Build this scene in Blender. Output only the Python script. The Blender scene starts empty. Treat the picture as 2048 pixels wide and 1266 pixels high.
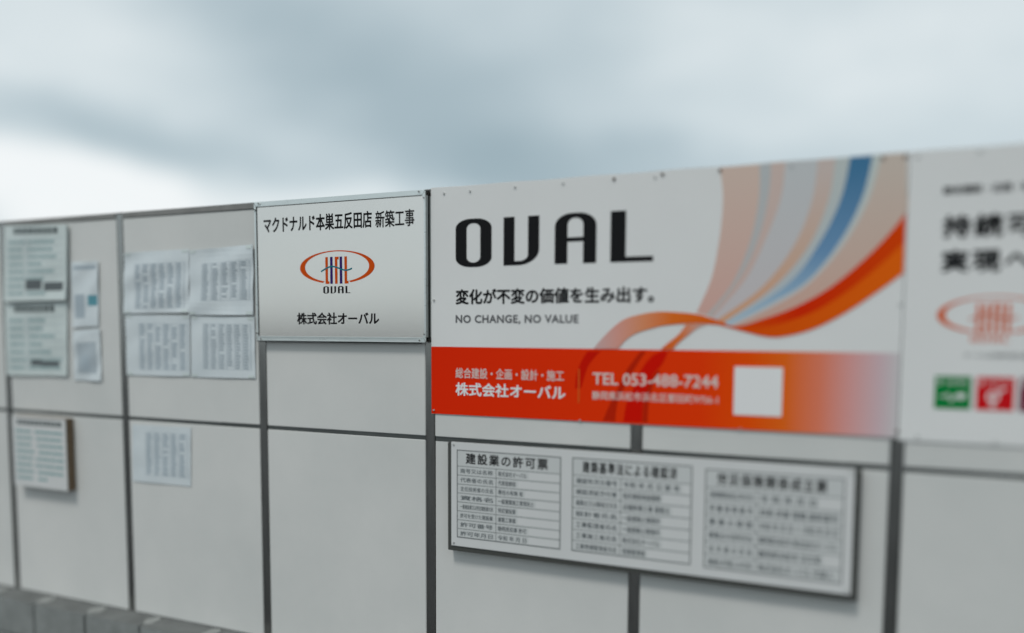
import bpy, bmesh, math, random
from mathutils import Vector, Matrix
random.seed(7)
S = bpy.context.scene
COL = S.collection

# ------------------------------------------------------------------ camera
EYE = 1.80                                   # camera height above the ground
TH, PI_, RO = math.radians(-24.5617), math.radians(-4.6556), math.radians(0.26203)
FPX, PY = 1677.8, 797.23
CAM = Vector((1.7843, -3.0720, EYE))
def cam_to_world(v):                         # camera space (x right, y up, -z forward) -> world
    c, s = math.cos(RO), math.sin(RO)
    x, y, z = c*v[0]-s*v[1], s*v[0]+c*v[1], v[2]
    D, Z = -z, y
    c, s = math.cos(PI_), math.sin(PI_)
    D, Z = c*D-s*Z, s*D+c*Z
    c, s = math.cos(TH), math.sin(TH)
    X, D = c*x+s*D, -s*x+c*D
    return Vector((X, D, Z))
def ray(px, py):                             # direction seen at a photograph position (2048 x 1266)
    return cam_to_world(((px-1024)/FPX, -(py-PY)/FPX, -1.0))
def P(px, py, off=0.0):                      # the place on the plane `off` metres in front of the hoarding
    v = ray(px, py)
    t = (-off-CAM.y)/v.y
    return (CAM.x+v.x*t, CAM.z+v.z*t)        # (along the wall, height)
cam_d = bpy.data.cameras.new('camera')
cam = bpy.data.objects.new('camera', cam_d); COL.objects.link(cam)
cam.matrix_world = Matrix.Translation(CAM) @ Matrix((cam_to_world((1,0,0)), cam_to_world((0,1,0)), cam_to_world((0,0,1)))).transposed().to_4x4()
cam_d.sensor_width = 36
cam_d.lens = FPX/2048*36
cam_d.shift_y = (PY-633)/2048
cam_d.clip_start = 0.05; cam_d.clip_end = 5000
cam_d.dof.use_dof = True
_fs = Vector((-0.36, -0.035, EYE+0.26))
cam_d.dof.focus_distance = (_fs-CAM).dot(-cam_to_world((0,0,1)))
APERTURE = 0.13
cam_d.dof.aperture_fstop = cam_d.lens/1000/APERTURE
S.camera = cam

# ------------------------------------------------------------------ sky
SUN_EL, SUN_ROT = math.radians(58), math.radians(188)
W = bpy.data.worlds.new('World'); S.world = W; W.use_nodes = True
wn, wl = W.node_tree.nodes, W.node_tree.links
wn.clear()
def N(t, nodes=wn, **k):
    n = nodes.new(t)
    for a, b in k.items(): setattr(n, a, b)
    return n
def M2(op, a, b=None, c=None, nodes=wn, links=wl):
    n = nodes.new('ShaderNodeMath'); n.operation = op
    for i, v in enumerate((a, b, c)):
        if v is None: continue
        if isinstance(v, (int, float)): n.inputs[i].default_value = v
        else: links.new(v, n.inputs[i])
    return n.outputs[0]
out = N('ShaderNodeOutputWorld'); bg = N('ShaderNodeBackground')
wl.new(bg.outputs[0], out.inputs[0]); bg.inputs[1].default_value = 0.10
nish = N('ShaderNodeTexSky', sky_type='NISHITA', sun_disc=False, sun_elevation=SUN_EL, sun_rotation=SUN_ROT)
tc = N('ShaderNodeTexCoord')
sep = N('ShaderNodeSeparateXYZ'); wl.new(tc.outputs['Generated'], sep.inputs[0])
az = M2('ARCTAN2', sep.outputs[0], sep.outputs[1])
el = M2('ARCSINE', sep.outputs[2])
# soft warp, so that the cloud masses have torn edges
nz = N('ShaderNodeTexNoise'); nz.inputs['Scale'].default_value = 2.6; nz.inputs['Detail'].default_value = 4; nz.inputs['Roughness'].default_value = .5
mp0 = N('ShaderNodeMapping'); mp0.inputs['Scale'].default_value = (1, 1, 2.2); wl.new(tc.outputs['Generated'], mp0.inputs[0]); wl.new(mp0.outputs[0], nz.inputs['Vector'])
sc = N('ShaderNodeSeparateColor'); wl.new(nz.outputs['Color'], sc.inputs[0])
azw = M2('ADD', az, M2('MULTIPLY', M2('SUBTRACT', sc.outputs[0], .5), .34))
elw = M2('ADD', el, M2('MULTIPLY', M2('SUBTRACT', sc.outputs[1], .5), .20))
cmb = N('ShaderNodeCombineXYZ'); wl.new(azw, cmb.inputs[0]); wl.new(elw, cmb.inputs[1])
def azel(px, py):
    v = ray(px, py).normalized()
    return math.atan2(v.x, v.y), math.asin(v.z)
def lump(px, py, rx, ry, rot, amp):          # one soft cloud mass: centre, half sizes (radians), tilt, strength
    a, e = azel(px, py)
    m = N('ShaderNodeMapping', vector_type='TEXTURE')
    m.inputs['Location'].default_value = (a, e, 0); m.inputs['Rotation'].default_value = (0, 0, rot); m.inputs['Scale'].default_value = (rx, ry, 1)
    wl.new(cmb.outputs[0], m.inputs[0])
    g = N('ShaderNodeTexGradient', gradient_type='SPHERICAL'); wl.new(m.outputs[0], g.inputs[0])
    s = N('ShaderNodeMapRange', interpolation_type='SMOOTHERSTEP'); wl.new(g.outputs['Fac'], s.inputs[0])
    s.inputs[3].default_value = 0; s.inputs[4].default_value = amp
    return s.outputs[0]
dens = M2('MULTIPLY', M2('SUBTRACT', sc.outputs[2], .5), .25)
n2 = N('ShaderNodeTexNoise'); n2.inputs['Scale'].default_value = 5.5; n2.inputs['Detail'].default_value = 5; n2.inputs['Roughness'].default_value = .62
mp2 = N('ShaderNodeMapping'); mp2.inputs['Scale'].default_value = (1, 1, 2.6); wl.new(tc.outputs['Generated'], mp2.inputs[0]); wl.new(mp2.outputs[0], n2.inputs['Vector'])
dens = M2('ADD', dens, M2('MULTIPLY', M2('SUBTRACT', n2.outputs[0], .5), .34))
dens = M2('ADD', dens, .60)
for L in [(30, 410, .26, .085, -.15, .48), (420, 405, .28, .05, .1, .16), (760, 388, .22, .04, .1, .16),
          (220, 275, .26, .065, -.12, -.34), (150, 60, .42, .20, .3, .20),
          (760, 190, .46, .14, -.42, -.22), (1120, 320, .40, .085, -.12, -.30), (560, 20, .40, .10, -.2, -.08), (960, 120, .40, .16, -.3, -.08),
          (1780, 160, .55, .22, .1, .06), (2000, 60, .25, .16, .3, .15), (1500, 90, .30, .12, -.2, .08)]:
    dens = M2('ADD', dens, lump(*L))
ramp = N('ShaderNodeValToRGB'); wl.new(dens, ramp.inputs[0])
cr = ramp.color_ramp; cr.interpolation = 'B_SPLINE'
cr.elements[0].position = 0.0; cr.elements[0].color = (.32, .42, .465, 1)
cr.elements[1].position = 1.0; cr.elements[1].color = (.98, 1.0, 1.0, 1)
for pz, c in ((.30, (.40, .50, .545)), (.55, (.545, .64, .68)), (.78, (.73, .805, .825))):
    e_ = cr.elements.new(pz); e_.color = (*c, 1)
cl10 = N('ShaderNodeVectorMath', operation='SCALE'); wl.new(ramp.outputs[0], cl10.inputs[0]); cl10.inputs['Scale'].default_value = 10.0
mx = N('ShaderNodeMix', data_type='RGBA'); mx.inputs[0].default_value = .93
wl.new(nish.outputs[0], mx.inputs[6]); wl.new(cl10.outputs[0], mx.inputs[7])
# an overcast sky is brighter overhead than at the horizon
zen = N('ShaderNodeMapRange', interpolation_type='SMOOTHSTEP'); wl.new(sep.outputs[2], zen.inputs[0])
zen.inputs[1].default_value = .35; zen.inputs[2].default_value = 1.0; zen.inputs[3].default_value = 1.0; zen.inputs[4].default_value = 1.3
zm = N('ShaderNodeVectorMath', operation='SCALE'); wl.new(mx.outputs[2], zm.inputs[0]); wl.new(zen.outputs[0], zm.inputs['Scale'])
wl.new(zm.outputs[0], bg.inputs[0])

sd = bpy.data.lights.new('sun', 'SUN'); sd.energy = 1.45; sd.angle = math.radians(12); sd.color = (1, .975, .94)
sun = bpy.data.objects.new('sun', sd); COL.objects.link(sun)
_to = Vector((math.sin(SUN_ROT)*math.cos(SUN_EL), math.cos(SUN_ROT)*math.cos(SUN_EL), math.sin(SUN_EL)))
sun.rotation_euler = _to.to_track_quat('Z', 'Y').to_euler(); sun.location = (0, -6, 12)

vs = S.view_settings
S.display_settings.display_device = 'sRGB'
vs.view_transform = 'Standard'; vs.look = 'None'; vs.exposure = 0.0; vs.gamma = 1.0; vs.use_curve_mapping = False
S.render.engine = 'CYCLES'

# ------------------------------------------------------------------ helpers
INK = dict(spec=.06)
def mat(name, col, rough=.5, metal=0.0, noise=0.0, nscale=6.0, stretch=(1, 1, 1), bump=0.0, bscale=40.0, spec=.5, coat=0.0, dark=None):
    m = bpy.data.materials.new(name); m.use_nodes = True
    nt = m.node_tree; b = nt.nodes['Principled BSDF']
    b.inputs['Roughness'].default_value = rough; b.inputs['Metallic'].default_value = metal
    b.inputs['Specular IOR Level'].default_value = spec; b.inputs['Coat Weight'].default_value = coat
    b.inputs['Base Color'].default_value = (*col, 1)
    t = nt.nodes.new('ShaderNodeTexCoord'); mp = nt.nodes.new('ShaderNodeMapping')
    mp.inputs['Scale'].default_value = stretch
    g = nt.nodes.new('ShaderNodeNewGeometry')            # world position: neighbouring pieces never repeat
    nt.links.new(g.outputs['Position'], mp.inputs[0])
    if noise:
        n = nt.nodes.new('ShaderNodeTexNoise'); n.inputs['Scale'].default_value = nscale; n.inputs['Detail'].default_value = 7; n.inputs['Roughness'].default_value = .6
        nt.links.new(mp.outputs[0], n.inputs['Vector'])
        r = nt.nodes.new('ShaderNodeMapRange'); r.inputs[1].default_value = .25; r.inputs[2].default_value = .75
        r.inputs[3].default_value = 0; r.inputs[4].default_value = 1
        nt.links.new(n.outputs[0], r.inputs[0])
        mixn = nt.nodes.new('ShaderNodeMix'); mixn.data_type = 'RGBA'
        d = dark or tuple(c*(1-noise) for c in col)
        mixn.inputs[6].default_value = (*d, 1); mixn.inputs[7].default_value = (*[min(1, c*(1+noise*.35)) for c in col], 1)
        nt.links.new(r.outputs[0], mixn.inputs[0]); nt.links.new(mixn.outputs[2], b.inputs['Base Color'])
        rr = nt.nodes.new('ShaderNodeMapRange'); rr.inputs[3].default_value = max(.05, rough-.08); rr.inputs[4].default_value = min(1, rough+.08)
        nt.links.new(n.outputs[0], rr.inputs[0]); nt.links.new(rr.outputs[0], b.inputs['Roughness'])
    if bump:
        n = nt.nodes.new('ShaderNodeTexNoise'); n.inputs['Scale'].default_value = bscale; n.inputs['Detail'].default_value = 4
        nt.links.new(mp.outputs[0], n.inputs['Vector'])
        bp = nt.nodes.new('ShaderNodeBump'); bp.inputs['Strength'].default_value = bump; bp.inputs['Distance'].default_value = .01
        nt.links.new(n.outputs[0], bp.inputs['Height']); nt.links.new(bp.outputs[0], b.inputs['Normal'])
    return m

def gradmat(name, stops, axis='X', rough=.45):           # printed gradient: stops = [(world coordinate, colour)]
    m = bpy.data.materials.new(name); m.use_nodes = True
    nt = m.node_tree; b = nt.nodes['Principled BSDF']; b.inputs['Roughness'].default_value = .6; b.inputs['Specular IOR Level'].default_value = .06
    g = nt.nodes.new('ShaderNodeNewGeometry'); sp = nt.nodes.new('ShaderNodeSeparateXYZ'); nt.links.new(g.outputs['Position'], sp.inputs[0])
    a, z = stops[0][0], stops[-1][0]
    mr = nt.nodes.new('ShaderNodeMapRange'); mr.inputs[1].default_value = a; mr.inputs[2].default_value = z
    nt.links.new(sp.outputs[axis], mr.inputs[0])
    r = nt.nodes.new('ShaderNodeValToRGB'); nt.links.new(mr.outputs[0], r.inputs[0])
    el_ = r.color_ramp.elements
    el_[0].position = 0; el_[0].color = (*stops[0][1], 1); el_[1].position = 1; el_[1].color = (*stops[-1][1], 1)
    for p, c in stops[1:-1]:
        e = el_.new((p-a)/(z-a)); e.color = (*c, 1)
    nt.links.new(r.outputs[0], b.inputs['Base Color'])
    return m

def link(name, me, m=None, parent=None):
    o = bpy.data.objects.new(name, me); COL.objects.link(o)
    if m is not None and me is not None and not me.materials: me.materials.append(m)
    if parent is not None: o.parent = parent
    return o
def thing(name, label, cat, loc=(0, 0, 0), group=None):
    o = bpy.data.objects.new(name, None); COL.objects.link(o); o.location = loc; o.empty_display_size = .1
    o['label'] = label; o['category'] = cat
    if group: o['group'] = group
    return o
def put(name, bm, m, root=None, bevel=0.0, smooth=False):
    """world-coordinate bmesh -> one mesh object; its coordinates are made local to `root`."""
    if bevel: bmesh.ops.bevel(bm, geom=bm.edges[:], offset=bevel, segments=2, affect='EDGES', clamp_overlap=True)
    bmesh.ops.recalc_face_normals(bm, faces=bm.faces[:])
    o0 = root_world(root)
    for v in bm.verts: v.co -= o0
    me = bpy.data.meshes.new(name); bm.to_mesh(me); bm.free()
    if smooth:
        for p in me.polygons: p.use_smooth = True
    return link(name, me, m, root)
def root_world(o):
    v = Vector((0, 0, 0))
    while o is not None: v += o.location; o = o.parent
    return v
def box(bm, s0, s1, y0, y1, z0, z1):
    vs_ = [bm.verts.new((x, y, z)) for x in (s0, s1) for y in (y0, y1) for z in (z0, z1)]
    for f in ((0, 1, 3, 2), (4, 6, 7, 5), (0, 4, 5, 1), (2, 3, 7, 6), (0, 2, 6, 4), (1, 5, 7, 3)):
        bm.faces.new([vs_[i] for i in f])
    return bm
def B(*a): return box(bmesh.new(), *a)
def sheet(bm, pts, y, smooth_fill=True):                 # flat polygon on the plane y, pts = [(s, Z)]
    vs_ = [bm.verts.new((a, y, b)) for a, b in pts]
    f = bm.faces.new(vs_)
    bmesh.ops.triangulate(bm, faces=[f])
    return bm
def rect(bm, s0, s1, z0, z1, y):
    bm.faces.new([bm.verts.new(c) for c in ((s0, y, z0), (s1, y, z0), (s1, y, z1), (s0, y, z1))]); return bm
def disc(bm, s, z, r, y, n=14):
    bm.faces.new([bm.verts.new((s+r*math.cos(2*math.pi*i/n), y, z+r*math.sin(2*math.pi*i/n))) for i in range(n)]); return bm
def cyl(bm, s, z, r, y0, y1, n=12):                      # short round head standing off the wall
    a = [bm.verts.new((s+r*math.cos(2*math.pi*i/n), y0, z+r*math.sin(2*math.pi*i/n))) for i in range(n)]
    b = [bm.verts.new((s+r*.8*math.cos(2*math.pi*i/n), y1, z+r*.8*math.sin(2*math.pi*i/n))) for i in range(n)]
    bm.faces.new(b)
    for i in range(n): bm.faces.new((a[i], a[(i+1) % n], b[(i+1) % n], b[i]))
    return bm
def text_verts(body, bold=0.0, spacing=1.0, res=3):
    cu = bpy.data.curves.new('lettering', 'FONT'); cu.body = body; cu.size = 1.0; cu.offset = bold; cu.space_character = spacing
    cu.resolution_u = res; cu.fill_mode = 'FRONT'
    o = bpy.data.objects.new('lettering', cu); COL.objects.link(o)
    bpy.context.view_layer.update()
    me = bpy.data.meshes.new_from_object(o.evaluated_get(bpy.context.evaluated_depsgraph_get()))
    vs_ = [v.co.copy() for v in me.vertices]; fs = [tuple(p.vertices) for p in me.polygons]
    bpy.data.objects.remove(o); bpy.data.curves.remove(cu); bpy.data.meshes.remove(me)
    return vs_, fs
def write(bm, body, s0, s1, z0, z1, y, bold=.012, spacing=1.0, keep=False, fit='ink'):
    """set real lettering into the rectangle s0..s1, z0..z1 of the plane y"""
    vs_, fs = text_verts(body, 0.0, spacing)
    if not vs_: return bm
    ax = min(v.x for v in vs_); bx = max(v.x for v in vs_); ay = min(v.y for v in vs_); by = max(v.y for v in vs_)
    kz = (z1-z0)/(by-ay); kx = (s1-s0)/(bx-ax) if s1 is not None else kz
    if keep: kx = min(kx, kz)
    d = bold*kz; ex = bold*(kx*1.15 if s1 is not None else kz)
    kx *= (s1-s0-2*ex)/(s1-s0) if s1 is not None else 1; kz *= (z1-z0-2*d)/(z1-z0)
    steps = [(0, 0)]+([(math.cos(a)*ex, math.sin(a)*d) for a in [math.pi/4*k for k in range(8)]] if bold > .006 else [])
    for q, (dx, dz) in enumerate(steps):                  # heavier weight: the glyphs printed again, a hair to each side
        nv = [bm.verts.new((s0+ex+dx+(v.x-ax)*kx, y-q*2.5e-5, z0+d+dz+(v.y-ay)*kz)) for v in vs_]
        for f in fs:
            try: bm.faces.new([nv[i] for i in f])
            except ValueError: pass
    return bm
def cr_spline(pts, n=8):                                 # smooth curve through the points
    out_ = []
    for i in range(len(pts)-1):
        p0 = pts[max(i-1, 0)]; p1 = pts[i]; p2 = pts[i+1]; p3 = pts[min(i+2, len(pts)-1)]
        for k in range(n):
            t = k/n
            out_.append(tuple(.5*((2*p1[j])+(-p0[j]+p2[j])*t+(2*p0[j]-5*p1[j]+4*p2[j]-p3[j])*t*t+(-p0[j]+3*p1[j]-3*p2[j]+p3[j])*t**3) for j in (0, 1)))
    out_.append(pts[-1]); return out_
def band(bm, left, right, y, n=40):                      # strip between two smooth curves [(s,Z)]
    def resample(c):
        c = cr_spline(c); L = [0]
        for a, b in zip(c, c[1:]): L.append(L[-1]+math.dist(a, b))
        r = []; j = 0
        for k in range(n+1):
            t = L[-1]*k/n
            while j < len(L)-2 and L[j+1] < t: j += 1
            u = (t-L[j])/max(1e-9, L[j+1]-L[j]); r.append((c[j][0]+(c[j+1][0]-c[j][0])*u, c[j][1]+(c[j+1][1]-c[j][1])*u))
        return r
    a = [bm.verts.new((p[0], y, p[1])) for p in resample(left)]; b = [bm.verts.new((p[0], y, p[1])) for p in resample(right)]
    for i in range(n): bm.faces.new((a[i], b[i], b[i+1], a[i+1]))
    return bm

# ------------------------------------------------------------------ materials
M = {}
M['panel'] = mat('painted_steel_panel', (.655, .645, .62), .42, noise=.13, nscale=1.1, bump=.07, bscale=2.2, spec=.35, dark=(.565, .57, .55))
M['channel'] = mat('dark_steel_channel', (.40, .395, .38), .22, metal=1.0, noise=.25, nscale=4, stretch=(6, 6, .8))
M['joint'] = mat('dark_joint_strip', (.10, .108, .105), .45, metal=.4, noise=.3, nscale=7)
M['rail'] = mat('weathered_top_rail', (.27, .26, .245), .45, metal=.35, noise=.3, nscale=9)
M['alu'] = mat('anodised_aluminium', (.80, .83, .81), .30, metal=.85, noise=.10, nscale=12, stretch=(1, 1, 8), bump=.02, bscale=60)
M['silver'] = mat('silver_composite_sheet', (.86, .815, .77), .16, metal=.95, noise=.05, nscale=1.4)
M['black'] = mat('black_print', (.012, .012, .013), .5, **INK)
M['black2'] = mat('faded_black_print', (.012, .012, .013), .5, **INK)
M['backing'] = mat('dark_grey_backing', (.055, .056, .05), .6)
M['rubber'] = mat('black_rubber_edge', (.02, .02, .019), .6)
M['white'] = mat('white_print_sheet', (.745, .74, .725), .5, spec=.2, noise=.04, nscale=1.8, bump=.03, bscale=2.2)
M['whiteink'] = mat('white_ink', (.78, .77, .76), .5, **INK)
M['pinkink'] = mat('pale_pink_ink', (.72, .55, .50), .5, **INK)
M['boardwhite'] = mat('white_board', (.63, .63, .62), .5, spec=.2, noise=.04, nscale=3)
M['logo_orange'] = mat('burnt_orange_print', (.60, .072, .004), .45, **INK)
M['logo_navy'] = mat('navy_print', (.030, .012, .13), .45, **INK)
M['logo_teal'] = mat('teal_print', (.006, .17, .22), .45, **INK)
M['orange_soft'] = mat('orange_print', (.66, .105, .014), .45, **INK)
M['green'] = mat('green_print', (.004, .21, .045), .45, **INK)
M['red'] = mat('red_print', (.60, .008, .012), .45, **INK)
M['plum'] = mat('plum_print', (.17, .006, .035), .45, **INK)
M['darkline'] = mat('grey_rule_ink', (.13, .14, .14), .5, **INK)
M['greyink'] = mat('grey_ink', (.13, .145, .15), .5, **INK)
M['blueink'] = mat('blue_grey_ink', (.40, .46, .50), .5, **INK)
M['tealink'] = mat('green_grey_ink', (.20, .36, .36), .5, **INK)
M['cell'] = mat('grey_table_cell', (.56, .57, .56), .5, **INK)
M['paper'] = mat('sleeved_paper', (.66, .70, .71), .33, noise=.10, nscale=9, bump=.25, bscale=9, coat=.4, dark=(.60, .65, .67))
M['paper2'] = mat('notice_paper', (.62, .68, .66), .38, noise=.12, nscale=8, bump=.2, bscale=8, coat=.2)
M['wood'] = mat('brown_wood_edge', (.16, .105, .06), .6, noise=.4, nscale=12, stretch=(1, 1, 12))
M['steel'] = mat('zinc_screw', (.55, .55, .53), .4, metal=.6)
M['rust'] = mat('rusty_screw', (.10, .065, .045), .7, noise=.4, nscale=60)
M['block'] = mat('concrete_block', (.25, .262, .252), .85, noise=.35, nscale=7, bump=.5, bscale=90)
M['ledge'] = mat('dark_concrete_top', (.15, .155, .148), .8, noise=.4, nscale=8, bump=.5, bscale=90)  # block tops and joints, darker than the block faces
M['mortar'] = mat('pale_mortar', (.28, .285, .27), .85, noise=.25, nscale=30, bump=.4, bscale=100)
M['asphalt'] = mat('asphalt', (.065, .066, .067), .85, noise=.35, nscale=14, bump=.6, bscale=180)

Z = lambda z: z+EYE
# ------------------------------------------------------------------ ground
bm = bmesh.new(); rect_ = [(-1500, -1500), (1500, -1500), (1500, 1500), (-1500, 1500)]
bm.faces.new([bm.verts.new((x, y, 0)) for x, y in rect_])
g = put('ground', bm, M['asphalt']); g['kind'] = 'structure'

# ------------------------------------------------------------------ block wall under the hoarding
BT = Z(-1.472)                                            # top of the blocks, foot of the panels
root = thing('block_wall', 'low grey concrete block kerb wall carrying the panel hoarding', 'wall', (0, 0, 0))
first = {}
for course in range(2):
    for i in range(-16, 14):
        s0 = -1.970+i*.39+(.195 if course else 0)
        z1 = BT-course*.20; z0 = z1-.19
        key = course, i % 4
        if key not in first:
            bm = B(.003, .382, -.1465+random.uniform(-.0015, .0015), .05, 0, .19)
            o = put('block', bm, M['block'] if course or 1 else None, root, bevel=.004)
            first[key] = o.data
            if not course: o.data.materials.append(M['ledge']); 
            if not course:
                for p in o.data.polygons:
                    if p.normal.z > .7: p.material_index = 1
        else:
            o = link('block', first[key], None, root)
        o.location = (s0, random.uniform(-.0012, .0012), z0)
# mortar beds, upright joints and the pale mortar plugs that fill the ends of the blocks
bm = B(-8.2, 3.5, -.138, .045, BT-.200, BT-.1898); put('bed_joint', bm, M['ledge'], root)
plug = None
for i in range(-16, 14):
    s = -1.970+i*.39
    bm = bmesh.new()
    n = 14; top = []; bot = []
    for k in range(n):
        a = 2*math.pi*k/n; r = 1+random.uniform(-.18, .18)
        x = s+.004+math.cos(a)*.034*r; y = -.072+math.sin(a)*.050*r
        top.append(bm.verts.new((x, y, BT+.005+random.uniform(-.001, .002)))); bot.append(bm.verts.new((s+.004+(x-s-.004)*1.1, -.072+(y+.072)*1.1, BT-.004)))
    bm.faces.new(top)
    for k in range(n): bm.faces.new((bot[k], bot[(k+1) % n], top[(k+1) % n], top[k]))
    put('mortar_plug', bm, M['mortar'], root, smooth=False)
    put('upright_joint', B(s-.0075, s+.0025, -.139, .045, BT-.19, BT-.003), M['ledge'], root)

# ------------------------------------------------------------------ the hoarding
WD = .9; POST = .0235; TOP = Z(.552); MID = Z(-.458); KMIN, KMAX = -8, 4
root = thing('panel_hoarding', 'long grey flat panel site hoarding with dark upright channels on the block wall', 'fence', (0, 0, 0))
cache = {}
for k in range(KMIN, KMAX):
    for row, (z0, z1) in enumerate(((MID+.009, TOP), (BT+.002, MID-.009))):
        if row not in cache:
            bm = B(POST, WD-POST, 0, .035, 0, z1-z0)
            o = put('panel', bm, M['panel'], root, bevel=.0025); cache[row] = o.data
        else: o = link('panel', cache[row], None, root)
        o.location = (k*WD, random.uniform(-.001, .0015), z0)
        o.rotation_euler = (random.uniform(-.0012, .0012), 0, random.uniform(-.0012, .0012))
    # horizontal joint strip between the two rows
    if 'j' not in cache:
        o = put('joint_strip', B(POST, WD-POST, .004, .03, -.011, .011), M['joint'], root); cache['j'] = o.data
    else: o = link('joint_strip', cache['j'], None, root)
    o.location = (k*WD, 0, MID)
    if 'r' not in cache:
        bm = B(POST+.001, WD-POST-.001, -.0025, .045, 0, .028); o = put('top_rail', bm, M['rail'], root, bevel=.002); cache['r'] = o.data
    else: o = link('top_rail', cache['r'], None, root)
    o.location = (k*WD, 0, TOP+.001)
for k in range(KMIN, KMAX+1):
    if 'p' not in cache:
        bm = bmesh.new(); h = Z(.574)-BT-.001
        # the flush face of an H section, a hairline gap to the panel either side
        box(bm, -POST+.0025, POST-.0025, .0015, .024, 0, h)
        o = put('post', bm, M['channel'], root); cache['p'] = o.data
    else: o = link('post', cache['p'], None, root)
    o.location = (k*WD, 0, BT+.0015)
    if 'c' not in cache:
        bm = B(-POST, POST, -.0028, .05, 0, .006); o = put('post_cap', bm, M['rail'], root, bevel=.002); cache['c'] = o.data
    else: o = link('post_cap', cache['c'], None, root)
    o.location = (k*WD, 0, Z(.5755))
    # a scaffold pole behind each post
    if 's' not in cache:
        bm = bmesh.new(); bmesh.ops.create_cone(bm, cap_ends=True, segments=16, radius1=.0243, radius2=.0243, depth=2.3)
        o = put('scaffold_tube', bm, M['steel'], root, smooth=True); cache['s'] = o.data
    else: o = link('scaffold_tube', cache['s'], None, root)
    o.location = (k*WD, .085, 1.15)

# ------------------------------------------------------------------ company mark (used on two signs)
def company_mark(prefix_root, cs, cz, hw, hh, y, mo, mn, mt, scale_bars=1.0):
    """open ellipse swelling at its sides, five bars and a wave. hw, hh = half size of the ellipse"""
    bm = bmesh.new(); n = 72
    a0 = math.radians(-90+22); a1 = math.radians(270-22)
    o_, i_ = [], []
    for k in range(n+1):
        a = a0+(a1-a0)*k/n; c, s_ = math.cos(a), math.sin(a)
        o_.append(bm.verts.new((cs+hw*c, y, cz+hh*s_)))
        i_.append(bm.verts.new((cs+hw*.86*c, y, cz+hh*(.03 if s_ > 0 else -.0)+hh*.905*s_)))
    for k in range(n): bm.faces.new((o_[k], o_[k+1], i_[k+1], i_[k]))
    put('ellipse_ring', bm, mo, prefix_root)
    t = hh*2; top = cz+hh*.62; bot = cz-hh*1.0; u = hw*.0325; p = hw*.128
    for k in range(5):
        x = cs+(k-2)*p-hw*.01
        bm = bmesh.new(); rect(bm, x-u, x+u, bot, top, y)
        if k in (0, 4): rect(bm, x+u, x+u*2.1, bot, bot+hh*.16, y)
        if k == 2: rect(bm, x+u, x+u*2.1, top-hh*.17, top, y)
        put('logo_bar', bm, mn if k in (1, 3) else mo, prefix_root)
    w0, w1 = [], []
    for k in range(25):
        q = k/24; x = cs-hw*.42+q*hw*.83; zz = cz-hh*.09+hh*.155*math.sin(q*math.pi*2-.55)+hh*.14*(q-.5)
        w0.append((x, zz-hh*.045)); w1.append((x, zz+hh*.045))
    bm = bmesh.new(); band(bm, w0, w1, y-.0006, 30); put('logo_wave', bm, mt, prefix_root)
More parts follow.
